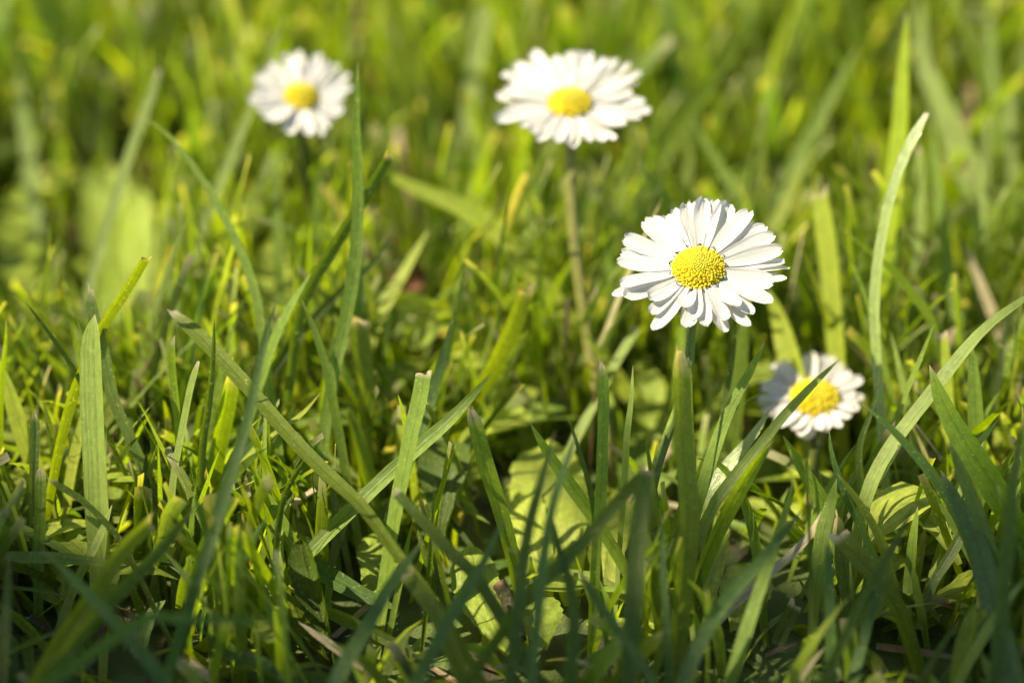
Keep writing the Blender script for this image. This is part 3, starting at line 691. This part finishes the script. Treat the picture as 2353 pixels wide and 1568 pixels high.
# litter
tag(make_blade('dry_straw', [(2012,1483),(2060,1489),(2130,1499),(2208,1513)], -6.5, -8, 17, 'tan', 'c', 0, mat=M_DRY, root=False, basew=0.5), 'pinkish tan dry straw lying level at the bottom right', 'straw', 'dry straws')
tag(make_blade('dry_straw', [(66,1416),(96,1434),(132,1458)], -4, -5, 14, 'brown', 'c', 0, mat=M_DRY, root=False), 'brown twig like straw lying on the ground at bottom left', 'straw', 'dry straws')
tag(make_blade('dry_straw', [(1758,1505),(1790,1490),(1830,1476)], -7, -6, 10, 'tan', 'c', 0, mat=M_DRY, root=False), 'short reddish straw near the bottom, left of the pinkish tan one', 'straw', 'dry straws')
fr = empty('frayed_straw', at(310, 1500, -5))
tag(fr, 'cut straw stub ending in loose pale fibres at bottom left', 'straw', 'dry straws')
make_blade('stub', [(304,1425),(306,1455),(309,1500)], -4.5, -5.5, 21, 'tan', 'c', 0, mat=M_DRY, parent=fr)
for k_, (xa, ya, xb) in enumerate([(297,1390,301),(305,1402,304),(312,1396,309),(301,1408,306)]):
    make_blade('fibre', [(xa,ya),((xa+xb)/2,(ya+1428)/2),(xb,1430)], -4.6, -4.6, 2.6, 'straw', 'p', 0, mat=M_DRY, root=False, parent=fr)


def tube(name, pts, rad, mat, parent=None, tint=(0.1, 0.15, 0.03), sides=10, tint_top=None, bumps=0.0, seed=0):
    r = np.random.default_rng(seed)
    n = 26
    ts = np.linspace(0, 1, n)
    P = np.hstack([np.array([list(p) for p in pts]), np.array(rad)[:, None]])
    Q = spline(P, ts)
    C, R = Q[:, :3], Q[:, 3]
    T = unit(np.gradient(C, axis=0))
    a = unit(np.cross(T, np.array((0.3, 1.0, 0.1))))
    b = np.cross(T, a)
    th = np.linspace(0, 2 * math.pi, sides, endpoint=False)
    RR = R[:, None] * (1 + bumps * r.uniform(-1, 1, (n, sides)))
    V = C[:, None] + RR[..., None] * (a[:, None] * np.cos(th)[None, :, None] + b[:, None] * np.sin(th)[None, :, None])
    tn = np.repeat(np.repeat(np.array(tint)[None, None], n, 0), sides, 1)
    if tint_top is not None:
        f = np.clip(1 - ts / 0.12, 0, 1)[:, None, None]
        tn = tn * (1 - f) + np.array(tint_top) * f
    uvw = np.zeros((n, sides, 3))
    uvw[..., 0] = (0.5 + 0.5 * np.cos(th))[None]
    uvw[..., 1] = ts[:, None] * 3
    idx = np.arange(n * sides).reshape(n, sides)
    j2 = np.roll(idx, -1, axis=1)
    F = np.stack([idx[:-1], idx[1:], j2[1:], j2[:-1]], -1).reshape(-1, 4)
    faces = [tuple(map(int, f)) for f in F] + [tuple(map(int, idx[0][::1])), tuple(map(int, idx[-1][::-1]))]
    org = np.array(parent.location) if parent is not None else C[-1]
    o = mesh_obj(name, V.reshape(-1, 3) - (0 if parent is not None else org), faces, mat, parent, tn.reshape(-1, 3), uvw.reshape(-1, 3))
    if parent is None: o.location = org
    return o


st = tube('dead_stalk', [at(1143,1338,-4), at(1160,1366,-4), at(1178,1408,-5), at(1192,1470,-7)], [0.0008, 0.0009, 0.0009, 0.0010], M_STEM, None, (0.10, 0.085, 0.03), tint_top=(0.30, 0.17, 0.09), bumps=0.10, seed=4)
tag(st, 'thick brown stub with a rough cut top at bottom centre', 'stalk')
# ------------------------------------------------------------------ daisies
FLOWERS = []


def make_petal(parent, Cc, n, rd, tip, width, arch, roll, seed, notch=0.16):
    r = np.random.default_rng(seed)
    tip = np.array(tip)
    d = tip - Cc
    inpl = d - n * d.dot(n)
    dirp = inpl / np.linalg.norm(inpl)
    b = Cc + dirp * rd * 0.72 + n * rd * 0.02
    L = np.linalg.norm(tip - b)
    ns, nu = 16, 9
    s = np.linspace(0, 1, ns)
    ax = (tip - b) / L
    side = np.cross(n, ax); side /= np.linalg.norm(side)
    nn = np.cross(ax, side)
    side = side * math.cos(roll) + nn * math.sin(roll)
    nn = np.cross(ax, side)
    bend = r.uniform(-0.03, 0.03)
    us = np.linspace(-1, 1, nu)
    prof = np.interp(s, [0, 0.12, 0.35, 0.62, 0.82, 0.93, 0.985, 1], [0.42, 0.55, 0.80, 1.0, 0.96, 0.80, 0.52, 0.36])
    wob = 1 + 0.03 * np.sin(s * 9 + r.uniform(0, 6))
    V = np.zeros((ns, nu, 3)); uvw = np.zeros((ns, nu, 3))
    lobes = r.choice([0, 1, 1, 2])
    ph = r.uniform(-0.25, 0.25)
    end = np.zeros(nu)
    if lobes == 1: end = -notch * np.exp(-((us - ph) / 0.22) ** 2)
    elif lobes == 2: end = -notch * 0.8 * (np.exp(-((us - 0.35) / 0.16) ** 2) + np.exp(-((us + 0.3) / 0.16) ** 2))
    for j, u in enumerate(us):
        hw = width / 2 * prof * wob
        cup = 0.16 * width * (u * u - 0.3) * (0.4 + 0.6 * s) + 0.02 * width * math.cos(u * 9 + ph * 8)
        z = arch * L * (4 * s * (1 - s)) + cup
        z = z + L * 0.02 * np.sin(s * 7 + u * 1.5 + ph * 20) * s
        along = s * L + end[j] * width * np.clip((s - 0.86) / 0.14, 0, 1)
        V[:, j] = b + ax * along[:, None] + side * (u * hw + bend * L * s * s)[:, None] + nn * z[:, None]
        uvw[:, j, 0] = (u + 1) / 2
        uvw[:, j, 1] = s
        uvw[:, j, 2] = (seed * 0.137) % 1.0
    idx = np.arange(ns * nu).reshape(ns, nu)
    F = np.stack([idx[:-1, :-1], idx[:-1, 1:], idx[1:, 1:], idx[1:, :-1]], -1).reshape(-1, 4)
    return mesh_obj('petal', V.reshape(-1, 3), F, M_PETAL, parent, None, uvw.reshape(-1, 3))


def make_disc(parent, Cc, n, rd, dome, count, seed):
    """the yellow eye: a dome packed with little florets in spirals"""
    r = np.random.default_rng(seed)
    n = np.array(n)
    a = unit(np.cross(n, np.array((0.2, 0.1, 1.0)))); b = np.cross(n, a)
    VV, FF, TT = [], [], []
    off = 0
    # core dome
    ri, th = 9, 28
    for i in range(ri + 1):
        f = i / ri
        for j in range(th):
            p = 2 * math.pi * j / th
            VV.append(Cc + (a * math.cos(p) + b * math.sin(p)) * rd * 0.93 * f + n * (dome * (1 - f * f) - 0.01 * rd))
            TT.append((0.70, 0.56, 0.02))
    for i in range(ri):
        for j in range(th):
            FF.append((i * th + j, (i + 1) * th + j, (i + 1) * th + (j + 1) % th, i * th + (j + 1) % th))
    off = len(VV)
    base = []
    for i in range(6):
        ph = math.pi * i / 5
        for j in range(7):
            base.append((math.sin(ph) * math.cos(2 * math.pi * j / 7), math.sin(ph) * math.sin(2 * math.pi * j / 7), math.cos(ph)))
    bf = [(i * 7 + j, (i + 1) * 7 + j, (i + 1) * 7 + (j + 1) % 7, i * 7 + (j + 1) % 7) for i in range(5) for j in range(7)]
    for k in range(count):
        f = math.sqrt((k + 0.5) / count)
        p = k * 2.399963 + r.uniform(-0.06, 0.06)
        rad = rd * f * 0.99 * (1 + r.uniform(-0.015, 0.015))
        u = a * math.cos(p) + b * math.sin(p)
        c = Cc + u * rad + n * (dome * (1 - f * f))
        nl = n + u * (2 * dome / rd * f) * 0.9
        nl = nl / np.linalg.norm(nl)
        nl = unit(nl + r.normal(0, 0.10 + 0.22 * (f > 0.6), 3))
        t1 = unit(np.cross(nl, np.array((0.31, 0.7, 0.2)))); t2 = np.cross(nl, t1)
        sz = rd * (0.086 if f < 0.55 else 0.080) * 15.3 / math.sqrt(count) * r.uniform(0.85, 1.2)
        ln = sz * (1.25 if f < 0.55 else r.uniform(1.0, 1.7))
        col = np.array((0.76, 0.61, 0.02)) if f > 0.5 else np.array((0.72, 0.58, 0.02))
        col = col * r.uniform(0.85, 1.12) + np.array((0.06, 0.08, 0.03)) * (r.uniform() < 0.2) * (f > 0.6)
        if f < 0.45: col = col * np.array((0.88, 0.97, 1.6))           # greener buds in the middle
        for x, y, z in base:
            VV.append(c + t1 * x * sz + t2 * y * sz + nl * (z * ln - 0.1 * ln)); TT.append(tuple(col))
        FF += [tuple(off + q for q in g) for g in bf]
        off += len(base)
    o = mesh_obj('disc_of_florets', np.array(VV), FF, M_FLORET, parent, np.array(TT))
    return o


def make_daisy(label, cx, cy, dz, theta, roll, rd_px, dome_k, tips, stem, stem_r, pw, florets, seed, base_dz, stem_tint=(0.15, 0.19, 0.035)):
    """tips: list of (px, py, lift mm, width scale) seen on the picture's plane of the flower"""
    r = np.random.default_rng(seed)
    Cc = np.array(at(cx, cy, dz))
    vb = unit(np.array(C0) - Cc)
    upv = unit(np.array(UP) - vb * vb.dot(np.array(UP)))
    rtv = np.cross(upv, vb)
    tl = upv * math.cos(roll) + rtv * math.sin(roll)
    n = vb * math.cos(theta) + tl * math.sin(theta)
    rd = mm_of(rd_px, dz)
    stem3 = [Vector(Cc - n * rd * 0.45)] + [at(x, y, d) for x, y, d in stem]
    last = stem3[-1]
    foot = Vector((last.x, last.y, -0.002)) + Vector((last.x - stem3[-2].x, last.y - stem3[-2].y, 0)).normalized() * 0.35 * max(last.z, 0.001)
    stem3.append((last + foot) / 2)
    stem3.append(foot)
    if dz < 35: HERO_PATHS.append((spline(np.array([list(p) for p in stem3[:-2]]), np.linspace(0, 1.0, 40)), 34, dz))
    root = empty('daisy', foot)
    tag(root, label, 'daisy', 'white daisies in the lawn')
    tube('stem', stem3, [stem_r * 1.15] + [stem_r] * (len(stem3) - 1), M_STEM, root, stem_tint, sides=12, bumps=0.05, seed=seed)
    # green cup under the head
    vs, fs, tn = [], [], []
    a = unit(np.cross(n, np.array((0.2, 0.1, 1.0)))); b = np.cross(n, a)
    prof = [(0.16, -0.62), (0.45, -0.56), (0.80, -0.38), (0.98, -0.16), (1.08, 0.02)]
    m = 26
    for q, (rr, hh) in enumerate(prof):
        for j in range(m):
            p = 2 * math.pi * j / m
            k2 = rr * (1 + (0.06 if j % 2 else -0.06) * (q > 2))
            vs.append(Cc + (a * math.cos(p) + b * math.sin(p)) * rd * k2 + n * rd * (hh + (0.06 if (q == 4 and j % 2) else 0)))
            tn.append((0.05, 0.085, 0.02))
    for q in range(len(prof) - 1):
        for j in range(m):
            fs.append((q * m + j, q * m + (j + 1) % m, (q + 1) * m + (j + 1) % m, (q + 1) * m + j))
    mesh_obj('calyx', np.array(vs), fs, M_STEM, root, np.array(tn), np.full((len(vs), 3), 0.3))
    make_disc(root, Cc, n, rd, rd * dome_k, florets, seed + 3)
    eye = np.array(C0)
    for q, (tx, ty, lift, ws) in enumerate(tips):
        ray = unit(np.array(at(tx, ty, dz)) - eye)
        o = Cc + n * lift * 0.001
        tt = (o - eye).dot(n) / ray.dot(n)
        tip = eye + ray * tt
        L = np.linalg.norm(tip - Cc)
        if L > rd * 4.2: tip = Cc + (tip - Cc) * rd * 4.2 / L
        make_petal(root, Cc, n, rd, tip, pw * ws, r.uniform(-0.05, 0.012), r.uniform(-0.34, 0.34), seed * 100 + q)
    FLOWERS.append((cx, cy, dz, Cc, n, max(np.linalg.norm(np.array(at(tx, ty, dz)) - Cc) for tx, ty, _, _ in tips)))
    return root


def ring(cx, cy, rx, ry, count, seed, skew=0.0, dyn=0.0):
    r = np.random.default_rng(seed)
    out = []
    for q in range(count):
        a = 2 * math.pi * (q + r.uniform(-0.4, 0.4)) / count
        k = r.uniform(0.80, 1.05)
        x, y = rx * math.cos(a) * k, ry * math.sin(a) * k
        out.append((cx + x + skew * y, cy + y + dyn, r.uniform(-0.8, 0.7), r.uniform(0.75, 1.15)))
    return out


# the sharp daisy: every petal where it is (x, y in a close-up of it), lift, width
CL = [(1000,243,.5,1.15),(1120,258,.1,1.25),(1068,300,-.3,.7),(1225,290,.2,1.45),(1405,352,.4,1.3),(1428,440,-.5,.8),(1478,475,-.4,1.0),(1548,492,0,1.2),
      (1618,560,.2,1.1),(1690,690,.4,1.15),(1708,788,-.1,.9),(1755,850,-.4,.75),(1728,936,-.6,.7),(1618,975,0,1.3),(1598,1145,-.2,1.15),(1440,1240,-.7,1.1),(1392,1358,-.6,.9),
      (1308,1178,.5,1.2),(1185,1400,-.7,1.15),(1195,1300,.2,1.1),(1042,1345,0,.9),(935,1290,.1,1.0),(878,1362,-.6,1.2),(838,1185,.8,1.1),(600,1390,-.2,1.2),(552,1240,-.1,.95),
      (545,1112,.6,1.2),(330,1095,0,1.2),(222,1072,-.6,.85),(295,985,.2,1.05),(262,800,.3,1.35),(300,718,-.2,1.0),(322,585,.3,1.2),(488,448,.2,1.15),(570,418,0,1.15),(682,398,-.1,1.15),(758,338,-.4,.8),(855,288,.3,1.1),(915,278,-.3,1.0)]
tips = [((2250 + x / 2.24) * 0.59817, (650 + y / 2.24) * 0.59817, lf, ws) for x, y, lf, ws in CL]
tips = [(x, y, lf, ws) for x, y, lf, ws in tips]
make_daisy('sharp white daisy nearest the camera, yellow eye turned forward, right of centre', 1604, 616, 0, math.radians(38), 0.0, 61, 0.46, tips,
           [(1596,700,3),(1588,760,2.5),(1580,860,2),(1560,930,1),(1530,1010,1),(1505,1090,0),(1490,1180,0)], 0.00062, 0.00198, 420, 7, 0, (0.26, 0.36, 0.05))
make_daisy('largest blurred white daisy behind, high in the middle, on a tall bare stem', 1309, 237, 30, math.radians(50), 0.0, 50, 0.45, ring(1309, 226, 182, 122, 34, 21),
           [(1312,330,33),(1311,450,31),(1324,600,29),(1345,750,27),(1372,900,25),(1396,1010,23)], 0.00072, 0.0021, 130, 8, 22, (0.35, 0.34, 0.07))
make_daisy('blurred white daisy high at left, partly behind a tall twisted grass blade', 692, 222, 42, math.radians(42), 0.1, 40, 0.45, ring(692, 218, 122, 97, 32, 31),
           [(695,310,47),(702,400,54),(706,470,60)], 0.00070, 0.0018, 120, 9, 38)
make_daisy('low blurred white daisy at right behind a pale crossing blade, left petals in shade', 1871, 914, 24, math.radians(44), 0.08, 56, 0.42, ring(1862, 908, 124, 97, 32, 41),
           [(1872,985,22),(1872,1030,20)], 0.00070, 0.0020, 120, 10, 18)
# ------------------------------------------------------------------ the lawn nobody could count
def field(n, xr, yr, seed, hmin, hmax, wmin, wmax, seg=7):
    r = np.random.default_rng(seed)
    x = r.uniform(*xr, n); y = r.uniform(*yr, n)
    return r, x, y


def grow(name, x, y, r, height, width, lean, cols, colw, cut_p, mat, kind='stuff', seg=9, keep=None, droop=0.5):
    n = len(x)
    az = r.uniform(0, 2 * math.pi, n)
    ts = np.linspace(0, 1, seg)
    le = np.abs(r.normal(0, lean, n)) + 0.04
    cur = r.uniform(0, droop, n)
    # path: starts steep, bends over
    ang = le[:, None] + cur[:, None] * ts[None] ** 1.6 * 1.4
    ds = (height / (seg - 1))[:, None] * np.ones(seg)[None]
    hor = np.cumsum(np.sin(ang) * ds, 1) - np.sin(ang[:, :1]) * ds[:, :1]
    ver = np.cumsum(np.cos(ang) * ds, 1) - np.cos(ang[:, :1]) * ds[:, :1] - 0.002
    wig = r.normal(0, 0.06, n)[:, None] * (ts[None] ** 2) * height[:, None]
    dx, dy = np.cos(az)[:, None], np.sin(az)[:, None]
    P = np.stack([x[:, None] + dx * hor - dy * wig, y[:, None] + dy * hor + dx * wig, ver], -1)
    P[..., 2] = np.maximum(P[..., 2], -0.002)
    if keep is not None:
        ok = keep(P, width)
        P, width, height, n = P[ok], width[ok], height[ok], int(ok.sum())
    T = unit(np.gradient(P, axis=1))
    fa = r.uniform(0, 2 * math.pi, n) + r.normal(0, 0.3, n)
    sd = np.stack([np.cos(fa), np.sin(fa), np.zeros(n)], -1)[:, None] + 0 * T
    sd = unit(sd - T * (sd * T).sum(-1, keepdims=True))
    tws = r.normal(0, 0.5, n)[:, None] * ts[None]
    nr = np.cross(T, sd)
    sd = sd * np.cos(tws)[..., None] + nr * np.sin(tws)[..., None]
    nr = np.cross(T, sd)
    cut = r.uniform(size=n) < cut_p
    pr_p = np.sin(np.clip((1 - ts) / 0.4, 0, 1) * math.pi / 2) ** 0.9
    pr_c = np.full(seg, 1.0); pr_c[-1] = 0.9
    prof = np.where(cut[:, None], pr_c[None], pr_p[None]) * (0.7 + 0.3 * np.clip(ts * 3, 0, 1))[None]
    us = np.array([-1, 0, 1.0])
    hw = (width / 2)[:, None] * prof
    fold = r.uniform(0.05, 0.5, n)
    V = P[:, :, None] + sd[:, :, None] * (us[None, None, :, None] * hw[:, :, None, None]) + nr[:, :, None] * (np.abs(us)[None, None, :, None] * (hw * fold[:, None])[:, :, None, None])
    ci = r.choice(len(cols), n, p=np.array(colw) / sum(colw))
    c = np.array([COL[q] for q in cols])[ci] * r.uniform(0.8, 1.2, n)[:, None]
    tint = np.repeat(np.repeat(c[:, None, None], seg, 1), 3, 2)
    tf = (ts[None] > 0.97) * cut[:, None] * 0.5 + np.zeros((n, seg))
    tint = tint * (1 - tf[..., None, None]) + TIPCOL * tf[..., None, None]
    ft = (np.clip(0.25 - ts, 0, 1) * 1.6)[None, :, None, None]
    tint = tint * (1 - ft) + np.array((0.2, 0.2, 0.08)) * ft
    uvw = np.zeros((n, seg, 3, 3))
    uvw[..., 0] = ((us + 1) / 2)[None, None]
    uvw[..., 1] = (ts[None] * (height / 0.01)[:, None])[..., None]
    uvw[..., 2] = r.uniform(size=n)[:, None, None]
    i0 = np.arange(n * seg * 3).reshape(n, seg, 3)
    F = np.stack([i0[:, :-1, :-1], i0[:, :-1, 1:], i0[:, 1:, 1:], i0[:, 1:, :-1]], -1).reshape(-1, 4)
    o = mesh_obj(name, V.reshape(-1, 3), F, mat, None, tint.reshape(-1, 3), uvw.reshape(-1, 3))
    tag(o, kind=kind)
    return o


PATHS = HERO_PATHS


def clear_of_subjects(P, width):
    """leave the flowers, their light and the told-apart blades as they are: no random blade grows through them"""
    n, s, _ = P.shape
    X, Y, D = project(P.reshape(-1, 3))
    X, Y, D = X.reshape(n, s), Y.reshape(n, s), D.reshape(n, s)
    bad = np.zeros(n, bool)
    hw = width[:, None] / W * PW / 2
    for cx, cy, dz, Cc, nn, R in FLOWERS:
        rp = R / W * PW * FOCUS / (FOCUS + dz / 1000)
        inside = ((X - cx) ** 2 + ((Y - cy) * 1.25) ** 2 < (rp + 14 + hw) ** 2) & (D < dz + 4)
        bad |= inside.any(1)
        q = P - Cc
        al = q @ np.array(SUN_DIR)
        pe = np.linalg.norm(q - al[..., None] * np.array(SUN_DIR), axis=-1)
        bad |= ((pe < R * 1.0) & (al > -0.002)).any(1)
    for path, w, dm in PATHS:
        px, py, pd = project(path)
        m = len(px)
        for i in range(0, int(m * 0.62), 2):
            hit = (np.abs(X - px[i]) < w * 0.5 + hw + 3) & (np.abs(Y - py[i]) < w * 0.7 + 14) & (D < pd[i] + 1.5)
            bad |= hit.any(1)
    # mown to a height: nothing rears up in front of what the picture shows
    near = (D < 16)
    lim = np.where(D > -6, 880, np.where(D > -24, 1090, 1640))
    bad |= (near & (Y < lim) & (Y > -200)).any(1)
    bad |= (np.linalg.norm(P - np.array(C0), axis=-1) < 0.16).any(1)
    return ~bad


GC = ['mid', 'lime', 'pale', 'dark', 'olive', 'yellow', 'grey', 'teal', 'straw']
# 1: the part the picture looks into
r = np.random.default_rng(101)
n = 15000
x = r.uniform(-0.16, 0.16, n); y = r.uniform(-0.05, 0.30, n)
h = r.uniform(0.016, 0.046, n) * np.where(r.uniform(size=n) < 0.3, 0.6, 1)
mid_zone = (y > 0.008) & (y < 0.085)                       # thinner here, so the low leaves see the sun
h = np.where(mid_zone, h * 0.72, h)
some = ~(mid_zone & (r.uniform(size=n) < 0.45))
x, y, h = x[some], y[some], h[some]
n = len(x)
grow('grass', x, y, r, h, r.uniform(0.0008, 0.0025, n), 0.22, GC, [30, 12, 18, 9, 12, 5, 10, 4, 0.02], 0.45, M_GRASS, keep=clear_of_subjects)
# 1b: the front edge of it, thick and upright
r = np.random.default_rng(111)
n = 3000
x = r.uniform(-0.10, 0.10, n); y = r.uniform(-0.055, -0.006, n)
grow('grass', x, y, r, r.uniform(0.020, 0.044, n), r.uniform(0.0006, 0.0017, n), 0.32, GC, [30, 8, 6, 16, 12, 2, 10, 12, 1], 0.3, M_GRASS, keep=clear_of_subjects, droop=0.4)
# 1c: fine thin blades among the sharp ones
r = np.random.default_rng(112)
n = 3400
x = r.uniform(-0.10, 0.10, n); y = r.uniform(-0.03, 0.06, n)
grow('grass', x, y, r, r.uniform(0.018, 0.042, n), r.uniform(0.0005, 0.0012, n), 0.26, GC, [30, 14, 16, 14, 12, 4, 8, 6, 3], 0.3, M_GRASS, keep=clear_of_subjects, droop=0.45)
# 2: the lawn round it
r = np.random.default_rng(102)
n = 42000
rad = 0.16 + 1.5 * r.uniform(size=n) ** 0.8
th = r.uniform(0, 2 * math.pi, n)
x = rad * np.cos(th); y = 0.07 + rad * np.sin(th)
out = (np.abs(x) > 0.16) | (y < -0.05) | (y > 0.30)
x, y = x[out], y[out]
h = r.uniform(0.02, 0.046, len(x))
grow('grass', x, y, r, h, r.uniform(0.0018, 0.0042, len(x)), 0.32, GC, [24, 18, 14, 8, 12, 12, 8, 3, 0.02], 0.4, M_GRASS, seg=5, keep=clear_of_subjects)
# 3: short undergrowth and dead thatch close to the soil
r = np.random.default_rng(103)
n = 11000
x = r.uniform(-0.15, 0.15, n); y = r.uniform(-0.14, 0.30, n)
grow('grass', x, y, r, r.uniform(0.008, 0.02, n), r.uniform(0.0008, 0.002, n), 0.6, GC, [24, 16, 10, 14, 12, 8, 8, 6, 4], 0.2, M_GRASS, seg=6, keep=clear_of_subjects, droop=1.0)
r = np.random.default_rng(104)
n = 2500
x = r.uniform(-0.2, 0.2, n); y = r.uniform(-0.14, 0.34, n)
o = grow('litter', x, y, r, r.uniform(0.01, 0.03, n), r.uniform(0.0005, 0.0016, n), 1.1, ['straw', 'tan', 'brown', 'red'], [4, 5, 5, 1], 0.6, M_DRY, seg=6, keep=clear_of_subjects, droop=0.3)


def low_leaves(name, n, xr, yr, seed):
    r = np.random.default_rng(seed)
    seg, m = 9, 5
    x = r.uniform(*xr, n); y = r.uniform(*yr, n)
    L = r.uniform(0.008, 0.018, n); wd = L * r.uniform(0.32, 0.5, n)
    az = r.uniform(0, 2 * math.pi, n); el = r.uniform(0.1, 0.9, n)
    ts = np.linspace(0, 1, seg)
    e = el[:, None] - 0.9 * ts[None] ** 1.5
    st = (L / (seg - 1))[:, None]
    hor = np.cumsum(np.cos(e) * st, 1) - np.cos(e[:, :1]) * st
    ver = np.cumsum(np.sin(e) * st, 1) - np.sin(e[:, :1]) * st + r.uniform(0, 0.006, n)[:, None]
    P = np.stack([x[:, None] + np.cos(az)[:, None] * hor, y[:, None] + np.sin(az)[:, None] * hor, np.maximum(ver, 0.0005)], -1)
    ok = clear_of_subjects(P, wd)
    P, wd, az, L = P[ok], wd[ok], az[ok], L[ok]
    n = len(P)
    T = unit(np.gradient(P, axis=1))
    sd = np.stack([-np.sin(az), np.cos(az), np.zeros(n)], -1)[:, None] + 0 * T
    nr = np.cross(T, sd)
    prof = np.where(ts < 0.65, 0.2 + 0.8 * (ts / 0.65) ** 1.3, np.sqrt(np.clip(1 - ((ts - 0.65) / 0.35) ** 2.4, 0.02, 1)))
    us = np.linspace(-1, 1, m)
    hw = (wd / 2)[:, None] * prof[None] * (1 + 0.08 * np.sin(ts * 30)[None])
    cup = r.uniform(-0.1, 0.4, n)
    V = P[:, :, None] + sd[:, :, None] * (us[None, None, :, None] * hw[..., None, None]) + nr[:, :, None] * ((us ** 2)[None, None, :, None] * (hw * cup[:, None])[..., None, None])
    ci = r.choice(4, n, p=[.35, .3, .25, .1])
    c = np.array([COL['bright'], COL['leafy'], COL['mid'], COL['dark']])[ci] * r.uniform(0.8, 1.2, n)[:, None]
    tint = np.repeat(np.repeat(c[:, None, None], seg, 1), m, 2)
    uvw = np.zeros((n, seg, m, 3))
    uvw[..., 0] = ((us + 1) / 2)[None, None]; uvw[..., 1] = ts[None, :, None] * 3; uvw[..., 2] = r.uniform(size=n)[:, None, None]
    i0 = np.arange(n * seg * m).reshape(n, seg, m)
    F = np.stack([i0[:, :-1, :-1], i0[:, :-1, 1:], i0[:, 1:, 1:], i0[:, 1:, :-1]], -1).reshape(-1, 4)
    tag(mesh_obj(name, V.reshape(-1, 3), F, M_BROAD, None, tint.reshape(-1, 3), uvw.reshape(-1, 3)), kind='stuff')


low_leaves('ground_cover', 3000, (-0.16, 0.16), (-0.022, 0.30), 105)

# ------------------------------------------------------------------ an unseen bush, added up-sun of the front grass; it shades the foot of the picture
def added_shade_shrub():
    r = np.random.default_rng(77)
    g0 = np.array((0.0, -0.409, 0.0))                 # middle of its shade on the grass
    cen = g0 + np.array(SUN_DIR) * 1.05
    base = Vector((cen[0], cen[1], -0.002))
    root = empty('added_shade_shrub', base)
    tag(root, 'unseen leafy bush added left of the frame to shade the front grass', 'added_shade_shrub')
    tube('trunk', [Vector(cen), Vector((cen[0] + 0.02, cen[1] - 0.03, cen[2] * 0.6)), Vector((cen[0] - 0.01, cen[1], cen[2] * 0.3)), base], [0.008, 0.013, 0.016, 0.02], M_STEM, root, (0.16, 0.11, 0.07), bumps=0.08)
    n = 15000
    d = r.normal(size=(n, 3)); d /= np.linalg.norm(d, axis=1, keepdims=True)
    rad = r.uniform(0.2, 1.0, n) ** 0.4
    P = cen + d * rad[:, None] * np.array((0.62, 0.36, 0.36)) * (1 + 0.10 * np.sin(d[:, :1] * 9) + 0.08 * np.sin(d[:, 2:] * 13))
    ax = unit(d + r.normal(0, 0.7, (n, 3))); sd = unit(np.cross(ax, r.normal(size=(n, 3)))); nr = np.cross(ax, sd)
    L = r.uniform(0.028, 0.05, n)
    pr = np.array([0.15, 0.85, 1.0, 0.6, 0.03]); ts = np.linspace(0, 1, 5)
    us = np.array([-1, 0, 1.0])
    V = P[:, None, None] + ax[:, None, None] * (ts[None, :, None, None] * L[:, None, None, None]) + sd[:, None, None] * (us[None, None, :, None] * pr[None, :, None, None] * (L * 0.27)[:, None, None, None]) + nr[:, None, None] * ((np.abs(us)[None, None, :, None] * 0.25 - ts[None, :, None, None] ** 2 * 0.5) * (L * 0.3)[:, None, None, None])
    i0 = np.arange(n * 15).reshape(n, 5, 3)
    F = np.stack([i0[:, :-1, :-1], i0[:, :-1, 1:], i0[:, 1:, 1:], i0[:, 1:, :-1]], -1).reshape(-1, 4)
    t = np.repeat((np.array((0.05, 0.09, 0.02)) * r.uniform(0.7, 1.4, n)[:, None])[:, None], 15, 1).reshape(-1, 3)
    uv = np.zeros((n, 5, 3, 3)); uv[..., 0] = (us + 1) / 2; uv[..., 1] = ts[None, :, None]
    mesh_obj('crown', V.reshape(-1, 3), F, M_BROAD, root, t, uv.reshape(-1, 3))


added_shade_shrub()
